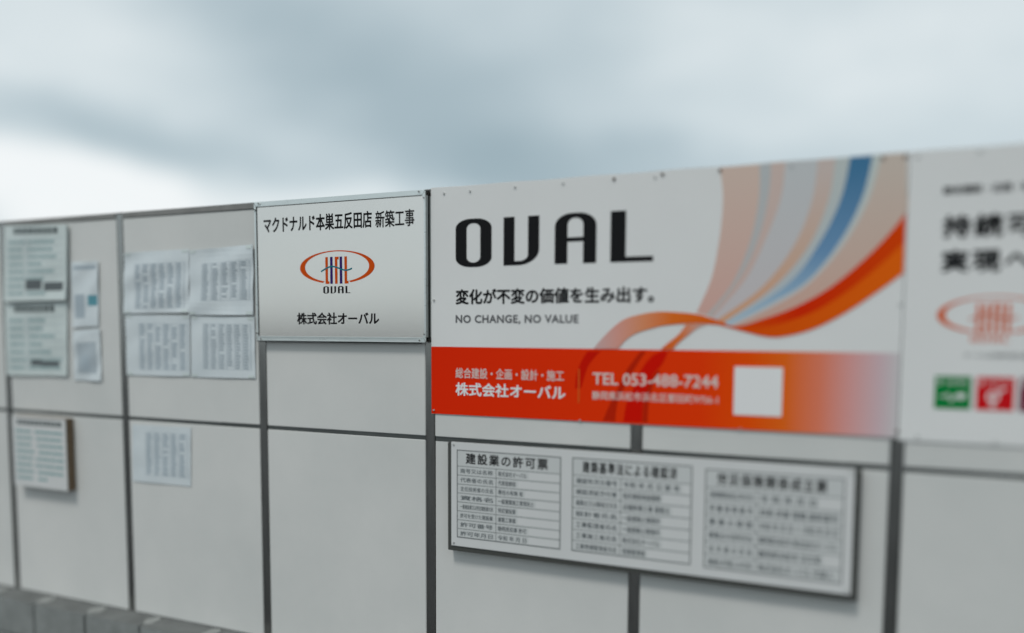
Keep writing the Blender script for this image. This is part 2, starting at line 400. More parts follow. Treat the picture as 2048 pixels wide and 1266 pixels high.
def oval_letters(s0, s1, z0, z1, y, root_, m, lefts=None):
    """O V A L, heavy condensed with thin horizontals; boxes in fractions of the width"""
    Wt = s1-s0; H = z1-z0
    boxes = lefts or [(0, .198), (.262, .448), (.527, .732), (.800, 1.0)]
    def arc(cx, cz, rx, rz, a, b, n=8): return [(cx+rx*math.cos(math.radians(a+(b-a)*k/n)), cz+rz*math.sin(math.radians(a+(b-a)*k/n))) for k in range(n+1)]
    def ring(bm, outer, inner):
        n = len(outer); a = [bm.verts.new((p[0], y, p[1])) for p in outer]; b = [bm.verts.new((p[0], y, p[1])) for p in inner]
        for k in range(n): bm.faces.new((a[k], a[(k+1) % n], b[(k+1) % n], b[k]))
    def rr(x0, x1, a, b, rx, rz):
        return arc(x1-rx, b-rz, rx, rz, 0, 90)+arc(x0+rx, b-rz, rx, rz, 90, 180)+arc(x0+rx, a+rz, rx, rz, 180, 270)+arc(x1-rx, a+rz, rx, rz, 270, 360)
    th = H*.085
    # O
    x0, x1 = (s0+Wt*q for q in boxes[0]); w = x1-x0; st = w*.31
    bm = bmesh.new(); ring(bm, rr(x0, x1, z0-H*.01, z1+H*.01, w*.42, H*.20), rr(x0+st, x1-st, z0+th, z1-th, w*.18, H*.12)); put('letter', bm, m, root_)
    # V drawn as a U with a square lower left corner
    x0, x1 = (s0+Wt*q for q in boxes[1]); w = x1-x0; st = w*.31
    bm = bmesh.new()
    rect(bm, x0, x0+st, z0, z1, y)
    outer = [(x1, z1)]+[(x1, z0+H*.42)]+arc(x1-w*.60, z0+H*.32, w*.60, H*.32, 0, -90, 10)+[(x0+st, z0)]
    inner = [(x1-st, z1)]+[(x1-st, z0+H*.40)]+arc(x1-st-w*.24, z0+th+H*.13, w*.24, H*.13, 0, -90, 10)+[(x0+st, z0+th)]
    a = [bm.verts.new((p[0], y, p[1])) for p in outer]; b = [bm.verts.new((p[0], y, p[1])) for p in inner]
    for k in range(len(a)-1): bm.faces.new((a[k], a[k+1], b[k+1], b[k]))
    put('letter', bm, m, root_)
    # A: round arch with a thin bar
    x0, x1 = (s0+Wt*q for q in boxes[2]); w = x1-x0; st = w*.31
    bm = bmesh.new(); 
    outer = [(x1, z0), (x1, z0+H*.5)]+arc(x1-w*.42, z1-H*.26+H*.01, w*.42, H*.26, 0, 90)+arc(x0+w*.42, z1-H*.26+H*.01, w*.42, H*.26, 90, 180)+[(x0, z0+H*.5), (x0, z0)]
    inner = [(x1-st, z0), (x1-st, z0+H*.5)]+arc(x1-st-w*.17, z1-th-H*.15, w*.17, H*.15, 0, 90)+arc(x0+st+w*.17, z1-th-H*.15, w*.17, H*.15, 90, 180)+[(x0+st, z0+H*.5), (x0+st, z0)]
    a = [bm.verts.new((p[0], y, p[1])) for p in outer]; b = [bm.verts.new((p[0], y, p[1])) for p in inner]
    for k in range(len(a)-1): bm.faces.new((a[k], a[k+1], b[k+1], b[k]))
    rect(bm, x0+st, x1-st, z0+H*.44, z0+H*.44+th, y)
    put('letter', bm, m, root_)
    # L
    x0, x1 = (s0+Wt*q for q in boxes[3]); w = x1-x0; st = w*.36
    bm = bmesh.new(); rect(bm, x0, x0+st, z0, z1, y); rect(bm, x0+st, x1, z0, z0+H*.10, y); put('letter', bm, m, root_)

# ------------------------------------------------------------------ the framed silver sign
Y = -.024                                                 # its face
s0, s1, z0, z1 = -.894, .004, Z(-.052), Z(.580)
# stretch to the photographed outline on this plane
a = P(509.5, 542, -Y+.006); b = P(850.5, 530, -Y+.006); s0, s1 = a[0], b[0]
z0 = (P(510, 681.5, -Y+.006)[1]+P(850, 684.5, -Y+.006)[1])/2; z1 = (P(509, 402.5, -Y+.006)[1]+P(812, 383.5, -Y+.006)[1])/2
sg = thing('framed_sign', 'silver framed site name board with orange ellipse emblem, hung left of the big banner', 'sign', ((s0+s1)/2, 0, z0))
put('sign_face', B(s0+.004, s1-.004, Y, Y+.003, z0+.004, z1-.004), M['silver'], sg)
put('backing', B(s0-.0025, s1-.034, Y+.0035, -.0035, z0-.0045, z1-.03), M['rubber'], sg)  # black sheet; its overhang left and below stands in for contact shade
FW, FD = .021, .008                                       # frame bar width and how far it stands proud
def bar(pts_front, deep=.014):
    pass
for nm, (x0, x1, a0, a1) in {'top': (s0, s1, z1-FW, z1), 'bottom': (s0, s1, z0, z0+FW), 'left': (s0, s0+.0105, z0+FW+.0006, z1-FW-.0006), 'right': (s1-.0075, s1, z0+FW+.0006, z1-FW-.0006)}.items():
    bm = bmesh.new()
    box(bm, x0, x1, Y-.003, Y-.0005, a0, a1)
    if nm == 'top': box(bm, x0, x1, Y-.0002, -.006, a1-.002, a1)
    if nm == 'bottom':
        box(bm, x0, x1, Y-.0002, -.006, a0, a0+.002)
        box(bm, x0+.012, x1-.010, Y-.0065, Y-.0032, a1-.0045, a1)        # raised bead along the inner edge
        box(bm, x0+.002, x1-.002, Y-.0065, Y-.0032, a0, a0+.0035)
    if nm == 'left': box(bm, x0, x0+.002, Y-.0002, -.006, a0, a1)
    if nm == 'right': box(bm, x1-.002, x1, Y-.0002, -.006, a0, a1)
    put('frame_bar', bm, M['alu'], sg, bevel=.0005)
# dark gasket lines just inside the frame
GK = .0042
put('gasket', B(s0+.0110, s0+.0110+GK, Y-.0012, Y-.0002, z0+FW+.001, z1-FW-.001), M['rubber'], sg)
put('gasket', B(s0+.0145, s1-.009, Y-.0012, Y-.0002, z1-FW-.0033, z1-FW-.0009), M['rubber'], sg)
# a thin mitre line, corner brackets with holes, and screw heads
for (cx, cz, sx, sz) in ((s0, z1, 1, -1), (s0, z0, 1, 1), (s1, z0, -1, 1), (s1, z1, -1, -1)):
    bm = bmesh.new()
    pts = [(cx+sx*.001, cz+sz*.001), (cx+sx*.036, cz+sz*.001), (cx+sx*.040, cz+sz*.006), (cx+sx*.036, cz+sz*.015), (cx+sx*.014, cz+sz*.018), (cx+sx*.0095, cz+sz*.040), (cx+sx*.001, cz+sz*.044)]
    fr = [bm.verts.new((p[0], Y-.0050, p[1])) for p in pts]; bk = [bm.verts.new((p[0], Y-.0033, p[1])) for p in pts]
    bm.faces.new(fr); bm.faces.new(bk[::-1])
    for k in range(len(pts)): bm.faces.new((fr[k], fr[(k+1) % len(pts)], bk[(k+1) % len(pts)], bk[k]))
    br = put('corner_bracket', bm, M['alu'], sg)
    for (dx, dz) in ((.029, .008), (.0055, .034)):
        bm = cyl(bmesh.new(), cx+sx*dx, cz+sz*dz, .0046, Y-.0052, Y-.0078); sc_ = put('screw', bm, M['steel'], br)
        bm = disc(bmesh.new(), cx+sx*dx-.0006, cz+sz*dz+.0008, .0030, Y-.0080, 10); put('screw_socket', bm, M['rubber'], br)
    bm = bmesh.new()
    q = .0006
    v_ = [(cx+sx*.0, cz), (cx+sx*.0105, cz+sz*.020)]
    sheet(bm, [(v_[0][0]-q, v_[0][1]), (v_[0][0]+q, v_[0][1]), (v_[1][0]+q, v_[1][1]), (v_[1][0]-q, v_[1][1])], Y-.0053); put('mitre_line', bm, M['rubber'], br)
# two small rivets on the right return
for zz in (.30, .16):
    put('rivet', B(s1+.0002, s1+.0022, Y+.004, Y+.010, z0+zz, z0+zz+.006), M['steel'], sg)
YL = Y-.0008
def pr(pts, off):                                         # averages four photographed corners into an upright rectangle
    q = [P(x, y_, off) for x, y_ in pts]
    return ((q[0][0]+q[3][0])/2, (q[1][0]+q[2][0])/2, (q[2][1]+q[3][1])/2, (q[0][1]+q[1][1])/2)
r = pr([(526.5, 436), (828.5, 418), (828.5, 455), (526.5, 467)], -YL)
# the line has a condensed face; its last four characters follow a gap
r1 = pr([(527, 432), (743.5, 424), (743.5, 456.5), (527, 466)], -YL)
r2 = pr([(750.5, 421), (828.5, 418), (828.5, 452.5), (750.5, 455.5)], -YL)
put('lettering', write(bmesh.new(), 'マクドナルド本巣五反田店', r1[0], r1[1], r1[2], r1[3], YL, bold=.021), M['black'], sg)
put('lettering', write(bmesh.new(), '新築工事', r2[0], r2[1], r2[2], r2[3], YL, bold=.014), M['black'], sg)
r = pr([(594, 625), (758, 624.5), (758, 649.5), (594, 649)], -YL)
put('lettering', write(bmesh.new(), '株式会社オーバル', *r, YL, bold=.025), M['black'], sg)
cL = P(600, 537, -YL); cR = P(749, 533, -YL); cT = P(675, 500.5, -YL); cB = P(675, 567.5, -YL)
company_mark(sg, (cL[0]+cR[0])/2, (cT[1]+cB[1])/2, (cR[0]-cL[0])/2, (cT[1]-cB[1])/2, YL, M['logo_orange'], M['logo_navy'], M['logo_teal'])
r = pr([(646.5, 572.5), (700.5, 572), (700.5, 586.3), (646.5, 587)], -YL)
oval_letters(*r, YL, sg, M['black'], [(0, .21), (.275, .475), (.545, .755), (.825, 1.0)])

# ------------------------------------------------------------------ the big orange and white banner
OB = .0065; YB = -OB
def BP(x, y_): return P(x, y_, OB)
bs0, bs1, bz0, bz1 = .0095, 1.798, Z(-.352), Z(.5845)
bn = thing('company_banner', 'wide white and orange company banner with flowing ribbon print, right of the framed sign', 'banner', ((bs0+bs1)/2, 0, bz0))
def banner_sheet(s0, s1, z0, z1, root_, seed):
    rnd = random.Random(seed); bm = bmesh.new(); nx, nz_ = 36, 20
    ph = [rnd.uniform(0, 6) for _ in range(4)]
    f = lambda x, z: .0009*math.sin(x*7+ph[0])*math.sin(z*5+ph[1])+.0006*math.sin(x*17+ph[2])
    g_ = [[bm.verts.new((s0+(s1-s0)*i/nx, -.0048-0*f(i, j), z0+(z1-z0)*j/nz_+(0 if 0 < j < nz_ else .0012*math.sin(i*.9+ph[3])*(j == nz_)))) for j in range(nz_+1)] for i in range(nx+1)]
    fr = [bm.faces.new((g_[i][j], g_[i+1][j], g_[i+1][j+1], g_[i][j+1])) for i in range(nx) for j in range(nz_)]
    ret = bmesh.ops.extrude_face_region(bm, geom=fr)
    for v in ret['geom']:
        if isinstance(v, bmesh.types.BMVert): v.co.y += .003
    return put('banner_sheet', bm, M['white'], root_)
banner_sheet(bs0, bs1, bz0, bz1, bn, 1)
YB0 = -.0053
bt = Z(-.0695)
def lin(r_, g_, b_):                                      # the ink that the eye sees as this sRGB colour under this light
    f = lambda c: ((c/255+.055)/1.055)**2.4 if c/255 > .04045 else c/255/12.92
    return tuple(min(.9, f(c)*(1.66-.34*min(1, f(g_)/.30))) for c in (r_, g_, b_))
xs = lambda px: P(px, 780, OB)[0]
M['band'] = gradmat('red_to_white_print', [(xs(862), lin(178, 30, 2)), (xs(1100), lin(182, 36, 2)), (xs(1400), lin(186, 44, 2)), (xs(1500), lin(188, 62, 2)), (xs(1570), lin(188, 82, 18)), (xs(1640), lin(188, 104, 80)), (xs(1700), lin(188, 134, 130)), (xs(1760), lin(182, 158, 162)), (xs(1800), lin(178, 176, 176))])
put('printed_band', rect(bmesh.new(), bs0, bs1-.001, bz0+.0005, bt, YB0), M['band'], bn)
# ribbons, measured on the banner plane
def c8(pts): return [BP(1380+u/3.087, 290+v/3.087) for u, v in pts]
def c5(pts): return [BP(1150+u/4.869, 600+v/4.869) for u, v in pts]
curves = [
 [(185,140),(203,300),(197,450),(175,620),(130,830),(40,1035)],
 [(430,120),(425,330),(372,590),(262,850),(100,1050)],
 [(500,110),(487,300),(432,550),(322,800),(130,1060)],
 [(590,105),(560,330),(472,570),(342,830),(138,1067)],
 [(790,90),(752,350),(642,620),(442,880),(170,1080)],
 [(900,80),(852,350),(722,640),(502,890),(200,1100)],
 [(990,70),(932,330),(802,600),(602,860),(222,1105)],
 [(1130,55),(1062,330),(922,600),(722,840),(502,975),(240,1110)],
 [(1182,50),(1102,340),(952,610),(742,850),(522,992),(260,1118)],
 [(1342,40),(1338,240),(1330,440),(1150,690),(900,890),(700,1000),(450,1080),(270,1125)]]
zq = lambda py, x=1500: P(x, py, OB)[1]
cols = [((190,165,150),(190,140,128)), ((158,166,168),(166,158,155)), ((184,162,152),(182,150,140)), ((172,178,180),(178,170,172)), ((180,164,156),(190,130,90)), ((164,176,174),(156,168,176)), ((56,98,128),(146,168,182)), ((170,184,180),(172,176,178)), ((180,166,152),(186,140,122))]
Ytop, Ybot = Z(.55), zq(640)
avg = (174, 162, 158)
for k, (ct, cb) in enumerate(cols):
    if k != 6: ct, cb = (tuple(a*.72+b*.28 for a, b in zip(c, avg)) for c in (ct, cb))
    mid = tuple((a*.55+b*.45) for a, b in zip(ct, cb))
    if k == 6: mid = (92, 124, 154)
    m = gradmat('ribbon_ink_%d' % k, [(Ybot, lin(*cb)), (Ybot+(Ytop-Ybot)*.45, lin(*mid)), (Ytop, lin(*ct))], 'Z')
    cc = [c8(curves[k]), c8(curves[k+1])]
    cc = [[(min(p[0], bs1-.003), min(p[1], bz1-.003)) for p in c] for c in cc]
    put('ribbon', band(bmesh.new(), cc[0], cc[1], YB0-.0001*k), m, bn)
up = c8([(1342,420),(1220,560),(1050,730),(850,890),(650,1000),(450,1075),(270,1120),(60,1060)])
lo = c8([(1342,790),(1150,912),(950,1042),(750,1140),(560,1185),(450,1180),(330,1150),(60,1080)])
mi = [((a[0]*.52+b[0]*.48), (a[1]*.52+b[1]*.48)) for a, b in zip(up, lo)]
for c in (up, lo, mi): c[0] = (bs1-.002, c[0][1])
XR = lambda px: P(px, 640, OB)[0]
put('ribbon', band(bmesh.new(), up, mi, YB0-.0016), gradmat('deep_orange_ink', [(XR(1400), lin(188, 76, 10)), (XR(1490), lin(176, 56, 2)), (XR(1600), lin(170, 30, 0)), (XR(1810), lin(174, 52, 0))]), bn)
put('ribbon', band(bmesh.new(), mi, lo, YB0-.0017), gradmat('bright_orange_ink', [(XR(1400), lin(190, 84, 20)), (XR(1490), lin(178, 62, 2)), (XR(1810), lin(188, 80, 6))]), bn)
a = c5([(178,475),(300,335),(450,205),(600,148),(800,115),(1000,120),(1200,140),(1350,185),(1470,225)])
b = c5([(420,475),(500,385),(610,318),(800,262),(900,244),(1030,232),(1200,228),(1330,236),(1470,246)])
put('ribbon', band(bmesh.new(), a, b, YB0-.0019), gradmat('pink_to_orange_ink', [(XR(1186), lin(178, 150, 148)), (XR(1235), lin(186, 132, 120)), (XR(1285), lin(186, 118, 84)), (XR(1345), lin(184, 88, 26)), (XR(1452), lin(180, 72, 8))]), bn)
a = c5([(835,480),(880,440),(980,360),(1040,300),(1080,235)]); b = c5([(955,480),(1000,425),(1110,335),(1190,275),(1290,235)])
put('ribbon', band(bmesh.new(), a, b, YB0-.0018), gradmat('orange_to_pink_ink', [(XR(1322), lin(182, 72, 4)), (XR(1362), lin(182, 96, 50)), (XR(1400), lin(184, 140, 126))]), bn)
# the ribbons go on, printed in darker inks across the red band
red2 = mat('deep_red_print', lin(168, 10, 0), .6, **INK); dk = mat('brown_red_print', lin(150, 24, 2), .6, **INK); dk2 = mat('faint_dark_red_print', lin(162, 12, 0), .6, **INK)
put('dark_ribbon', band(bmesh.new(), c5([(120,500),(60,600),(15,720),(0,860)]), c5([(250,500),(190,560),(120,660),(60,860)]), YB0-.0004), dk2, bn)
a = c5([(835,500),(735,560),(640,690),(560,880),(500,1010),(470,1186)]); b = c5([(905,500),(850,620),(760,730),(700,880),(660,1020),(650,1190)])
put('dark_ribbon', band(bmesh.new(), a, b, YB0-.0006), red2, bn)
put('dark_ribbon', band(bmesh.new(), c5([(640,500),(560,600),(480,720),(400,900),(340,1010),(270,1176)]), c5([(690,500),(640,570),(560,700),(470,870),(410,1010),(390,1180)]), YB0-.0005), dk, bn)
put('dark_ribbon', band(bmesh.new(), c5([(800,690),(730,790),(690,900),(665,1010),(655,1190)]), c5([(830,690),(775,790),(740,900),(715,1010),(705,1195)]), YB0-.0007), dk, bn)
# lettering
r = pr([(911, 437), (1307, 421), (1307, 522.5), (911, 536.5)], OB); oval_letters(r[0], r[1], r[2]+.003, r[3], YB0-.0004, bn, M['black'])
Y1 = YB0-.0004
r = pr([(911, 577), (1308, 573), (1308, 605), (911, 609)], OB)
put('lettering', write(bmesh.new(), '変化が不変の価値を生み出す。', *r, Y1, bold=.028), M['black'], bn)
r = pr([(911, 630), (1157, 629), (1157, 648), (911, 649)], OB)
put('lettering', write(bmesh.new(), 'NO CHANGE, NO VALUE', *r, Y1, bold=.026, spacing=1.08), mat('grey_print', (.10, .10, .105), .5), bn)
r = pr([(911, 736.5), (1128, 739), (1128, 761), (911, 758)], OB)
Y2 = YB0-.0010
put('lettering', write(bmesh.new(), '総合建設・企画・設計・施工', *r, Y2, bold=.016), M['pinkink'], bn)
r = pr([(911, 765), (1131, 771), (1131, 797), (911, 794)], OB)
put('lettering', write(bmesh.new(), '株式会社オーバル', *r, Y2, bold=.024), M['whiteink'], bn)
r = pr([(1156, 738), (1159, 738), (1159, 806), (1156, 806)], OB)
put('divider_rule', rect(bmesh.new(), *r, Y2), M['orange_soft'], bn)
r = pr([(1185, 745), (1437, 751), (1437, 776), (1185, 770)], OB)
put('lettering', write(bmesh.new(), 'TEL 053-488-7244', *r, Y2, bold=.020), M['pinkink'], bn)
r = pr([(1184, 782), (1436, 790), (1436, 808), (1184, 800)], OB)
put('lettering', write(bmesh.new(), '静岡県浜松市浜名区都田町9756-1', *r, Y2, bold=.014), M['pinkink'], bn)
r = pr([(1469, 734), (1566, 734), (1563, 834), (1466.5, 829)], OB)
put('blank_white_square', rect(bmesh.new(), *r, Y2), M['whiteink'], bn)
def screw_row(pts, root_, off, rust):
    for (x, y_), rs, big in zip(pts, rust, [1]*20):
        s, z = P(x, y_, off)
        bm = cyl(bmesh.new(), s, z, .006 if rs else .0045, -off+.001, -off-.005, 10); w = put('fixing_screw', bm, M['rust'] if rs else M['steel'], root_)
screw_row([(888,386.5),(940,382),(1030,374),(1126,366.5),(1228,358),(1325,348.5),(1310,354),(1440,340.5),(1583,330),(1766,315.5),(1811,313)], bn, OB-.001, [0,0,0,0,1,1,0,1,0,1,1])
screw_row([(1801,607),(1795,862),(868,600),(868,820),(1160,841),(1480,858)], bn, OB-.001, [0,1,0,0,0,0])

# ------------------------------------------------------------------ the second banner, running out of the picture
cs0, cs1 = 1.8015, 3.590; cz0, cz1 = Z(-.3595), Z(.5845)
b2 = thing('white_banner', 'white banner with black headline and coloured square icons, at the right edge', 'banner', ((cs0+cs1)/2, 0, cz0))
banner_sheet(cs0, cs1, cz0, cz1, b2, 2)
r = pr([(1886.5, 373), (1963, 367.5), (1963, 384), (1886.5, 389.5)], OB); w4 = r[1]-r[0]
put('lettering', write(bmesh.new(), '総合建設・企画・設計・施工', r[0], r[0]+w4*13/4*1.02, r[2], r[3], Y1, bold=.030), M['black'], b2)
r = pr([(1885, 431), (2000, 425), (2000, 472), (1885, 478)], OB); pitch = P(1950, 450, OB)[0]-P(1886, 450, OB)[0]
put('lettering', write(bmesh.new(), '持続可能な社会の', r[0], r[0]+pitch*7.75, r[2], r[3], Y1, bold=.034, spacing=1.22), M['black'], b2)
r = pr([(1883, 500), (1997, 496), (1997, 543), (1883, 546)], OB)
put('lettering', write(bmesh.new(), '実現へ', r[0], r[0]+pitch*2.8, r[2], r[3], Y1, bold=.034, spacing=1.22), M['black'], b2)
cL = P(1874, 630, OB); cT = P(1990, 591.5, OB); cB = P(1990, 668, OB); cc = P(1988, 630, OB)
company_mark(b2, cc[0], (cT[1]+cB[1])/2, cc[0]-cL[0], (cT[1]-cB[1])/2, Y1, M['orange_soft'], M['orange_soft'], M['orange_soft'])
r = pr([(1941, 672), (2019, 672), (2019, 685), (1941, 684)], OB); oval_letters(*r, Y1, b2, M['orange_soft'], [(0, .21), (.275, .475), (.545, .755), (.825, 1.0)])
r = pr([(1928, 706), (1990, 706), (1990, 716), (1928, 715)], OB)
put('lettering', write(bmesh.new(), 'オーバルは持続可能な開発目標を支援しています', r[0], r[0]+(r[1]-r[0])*4.1, r[2], r[3], Y1, bold=.004), M['black2'], b2)
ic0 = pr([(1869.5, 751), (1943, 753.5), (1941.5, 821), (1868.5, 815)], OB); iw = ic0[1]-ic0[0]; step = P(1952.5, 780, OB)[0]-P(1869, 780, OB)[0]
def heart(bm, cx, cz, r_, y):
    pts = [(cx+r_*.0625*16*math.sin(t)**3, cz+r_*.0625*(13*math.cos(t)-5*math.cos(2*t)-2*math.cos(3*t)-math.cos(4*t))) for t in [2*math.pi*k/28 for k in range(28)]]
    sheet(bm, pts, y)
def poly_line(bm, pts, w, y):
    for (a, b) in zip(pts, pts[1:]):
        d = Vector((b[0]-a[0], b[1]-a[1])).normalized(); n_ = Vector((-d.y, d.x))*w/2
        bm.faces.new([bm.verts.new((q[0], y, q[1])) for q in ((a[0]+n_.x, a[1]+n_.y), (b[0]+n_.x, b[1]+n_.y), (b[0]-n_.x, b[1]-n_.y), (a[0]-n_.x, a[1]-n_.y))])
icons = [('3', 'すべての人に\n健康と福祉を', M['green']), ('5', 'ジェンダー平等を\n実現しよう', M['red']), ('8', '働きがいも\n経済成長も', M['plum']),
         ('11', '住み続けられる\nまちづくりを', mat('amber_print', (.75, .22, .01), .45)), ('12', 'つくる責任\nつかう責任', mat('ochre_print', (.40, .19, .02), .45)), ('13', '気候変動に\n具体的な対策を', mat('dark_green_print', (.02, .12, .05), .45))]
Y3 = Y1-.0005
for k, (num, cap, mm) in enumerate(icons):
    x0 = ic0[0]+step*k; zb, zt = ic0[2], ic0[3]
    ic = put('square_icon', rect(bmesh.new(), x0, x0+iw, zb, zt, Y1), mm, b2)
    u = iw
    put('icon_number', write(bmesh.new(), num, x0+u*.07, x0+u*(.07+.11*len(num)), zt-u*.27, zt-u*.08, Y3, bold=.02), M['whiteink'], ic)
    put('icon_caption', write(bmesh.new(), cap, x0+u*.33, x0+u*.90, zt-u*.26, zt-u*.09, Y3, bold=.01), M['whiteink'], ic)
    bm = bmesh.new()
    if k == 0:
        poly_line(bm, [(x0+u*q, zb+u*w_) for q, w_ in ((.15, .38), (.30, .38), (.37, .47), (.47, .22), (.55, .40), (.62, .36))], u*.045, Y3); heart(bm, x0+u*.73, zb+u*.40, u*.13, Y3)
    elif k == 1:
        for q in range(20):
            a, b = 2*math.pi*q/20, 2*math.pi*(q+1)/20
            bm.faces.new([bm.verts.new((x0+u*.45+math.cos(t)*rr_, Y3, zb+u*.42+math.sin(t)*rr_)) for t, rr_ in ((a, u*.17), (b, u*.17), (b, u*.10), (a, u*.10))])
        poly_line(bm, [(x0+u*.45, zb+u*.25), (x0+u*.45, zb+u*.07)], u*.06, Y3); poly_line(bm, [(x0+u*.36, zb+u*.15), (x0+u*.54, zb+u*.15)], u*.06, Y3-.0001)
        poly_line(bm, [(x0+u*.56, zb+u*.53), (x0+u*.72, zb+u*.67)], u*.06, Y3); rect(bm, x0+u*.38, x0+u*.52, zb+u*.40, zb+u*.44, Y3)
        sheet(bm, [(x0+u*.62, zb+u*.68), (x0+u*.76, zb+u*.70), (x0+u*.75, zb+u*.56)], Y3-.0001)
    else:
        for q in range(3): rect(bm, x0+u*(.22+.2*q), x0+u*(.34+.2*q), zb+u*.15, zb+u*(.3+.12*q), Y3)
    put('icon_symbol', bm, M['whiteink'], ic)
screw_row([(1836,311.5),(1960,301),(1835,872),(1990,884)], b2, OB-.001, [0,0,0,0])
for i in range(4): 
    s = 2.35+i*.35
    put('fixing_screw', cyl(bmesh.new(), s, cz1-.012, .0045, -.0055, -.0105, 10), M['steel'], b2)

# ------------------------------------------------------------------ the triple notice board
OF = .045; YF = -OF
ns0, ns1, nz0, nz1 = .125, 1.674, Z(-.896), Z(-.460)
nb = thing('notice_board', 'long white board of three ruled permit tables, fixed below the orange banner', 'board', ((ns0+ns1)/2, 0, nz0))
put('board_face', B(ns0, ns1, YF, YF+.004, nz0, nz1), M['boardwhite'], nb, bevel=.001)
put('dark_backing', B(ns0-.018, ns1+.020, YF+.0045, -.004, nz0-.022, nz1-.004), M['backing'], nb, bevel=.001)
FR = .0
tables = [
 ([(914,900),(1123,913),(1120,1098),(914,1075)], '建設業の許可票', .39, 8, [('商号又は名称','株式会社オーバル'),('代表者の氏名','代表取締役'),('主任技術者の氏名','専任の有無 有'),('資格名','一級建築施工管理技士'),('一般建設業又は特定建設業の別','特定建設業'),('許可を受けた建設業','建築工事業'),('許可番号','静岡県知事 許可'),('許可年月日','令和 年 月 日')]),
 ([(1144,915),(1383,931),(1383,1131),(1144,1100)], '建築基準法による確認済', .42, 7, [('確認年月日番号','令和 年 月 日 第 号'),('確認済証交付者','指定確認検査機関'),('建築主又は築造主氏名','店舗新築工事 建築主'),('設計者氏名','一級建築士事務所'),('工事監理者氏名','一級建築士事務所'),('工事施工者氏名','株式会社オーバル'),('工事現場管理者氏名','現場管理者')]),
 ([(1409,937),(1687,957),(1687,1170),(1409,1134)], '労災保険関係成立票', .39, 6, [('保険関係成立年月日','令 和 年 月 日'),('労 働 保 険 番 号','府県 所掌 管轄 基幹番号'),('事 業 の 期 間','令和 年 月 日 ～ 令和 年 月 日'),('事業主の住所氏名','静岡県浜松市 株式会社オーバル'),('注 文 者 の 氏 名','静岡県浜松市 注文者'),('事業主代理人の氏名','株式会社オーバル 代理人')])]
YT = YF-.0006
rnd = random.Random(5)
for q, title, sp, n, rows in tables:
    x0, x1, a0, a1 = pr(q, OF); w = x1-x0; h = a1-a0
    bm = bmesh.new(); t = .0035
    rect(bm, x0, x1, a1-t, a1, YT-.0004); rect(bm, x0, x1, a0, a0+t, YT-.0004); rect(bm, x0, x0+t, a0+t, a1-t, YT-.0004); rect(bm, x1-t, x1, a0+t, a1-t, YT-.0004)
    th = h*.185; zt = a1-th; rh = (h-th)/n
    for k in range(n): rect(bm, x0+t, x1-t, zt-k*rh-.0010, zt-k*rh+.0010, YT-.0004)
    rect(bm, x0+w*sp-.001, x0+w*sp+.001, a0+t, zt-.0012, YT-.0004)
    tb = put('table_rules', bm, M['darkline'], nb)
    put('table_ground', rect(bmesh.new(), x0+t, x1-t, a0+t, a1-t, YT-.0001), M['cell'], tb)
    put('table_title', write(bmesh.new(), title, x0+w*.09, x0+w*.88, zt+th*.17, a1-th*.16, YT-.0004, bold=.020, spacing=1.25), M['black2'], tb)
    bm = bmesh.new(); bw = bmesh.new()
    for k, (l, v) in enumerate(rows):
        zc = zt-(k+.5)*rh
        write(bm, l, x0+w*.035, x0+w*(sp-.03), zc-rh*.26, zc+rh*.26, YT-.0004, bold=.012)
        L = len(v)*rh*.42
        write(bm, v, x0+w*(sp+.02), x0+w*(sp+.02)+min(L, w*(1-sp-.06)), zc-rh*.28, zc+rh*.28, YT-.0004, bold=.012)
        if x0+w*(sp+.06)+L < x1-.02: rect(bw, x0+w*(sp+.04)+L, x1-.007, zc-rh*.36, zc+rh*.40, YT-.0002)
    put('table_text', bm, M['greyink'], tb)
    if len(bw.verts): put('empty_cells', bw, M['boardwhite'], tb)
    else: bw.free()
for x in (ns0+.012, ns1-.012):
    for zz in (nz0+.012, nz1-.012): put('fixing_screw', cyl(bmesh.new(), x, zz, .005, YF-.0002, YF-.003, 10), M['steel'], nb)

# ------------------------------------------------------------------ papers and notices on the left
def paper(name, quad, off, label, cat, m, group=None, wav=.003, thick=.0012, nx=14, nz_=16, seed=0, curl=0.0):
    """a real, slightly cockled sheet hung on the hoarding through its four photographed corners"""
    q = [P(x, y_, off) for x, y_ in quad]                 # TL, TR, BR, BL
    rn = random.Random(seed); ph = [rn.uniform(0, 6.28) for _ in range(6)]
    def pos(u, v):                                        # v downwards
        a = [(1-u)*q[0][i]+u*q[1][i] for i in (0, 1)]; b = [(1-u)*q[3][i]+u*q[2][i] for i in (0, 1)]
        x = a[0]*(1-v)+b[0]*v; z = a[1]*(1-v)+b[1]*v
        d = wav*(.5+.5*math.sin(u*7+ph[0]+v*2.5)*math.sin(v*6+ph[1]))+wav*.5*(.5+.5*math.sin(v*13+ph[2]+u*4))+curl*(v**4)
        return Vector((x, -off-d, z))
    c = sum(p[0] for p in q)/4; zb = min(p[1] for p in q)
    root_ = thing(name, label, cat, (c, 0, zb), group)
    bm = bmesh.new()
    g_ = [[bm.verts.new(pos(i/nx, j/nz_)) for j in range(nz_+1)] for i in range(nx+1)]
    fr = [bm.faces.new((g_[i][j], g_[i][j+1], g_[i+1][j+1], g_[i+1][j])) for i in range(nx) for j in range(nz_)]
    ret = bmesh.ops.extrude_face_region(bm, geom=fr)
    for v in ret['geom']:
        if isinstance(v, bmesh.types.BMVert): v.co.y += thick
    put('sheet', bm, m, root_, smooth=False)
    return root_, pos
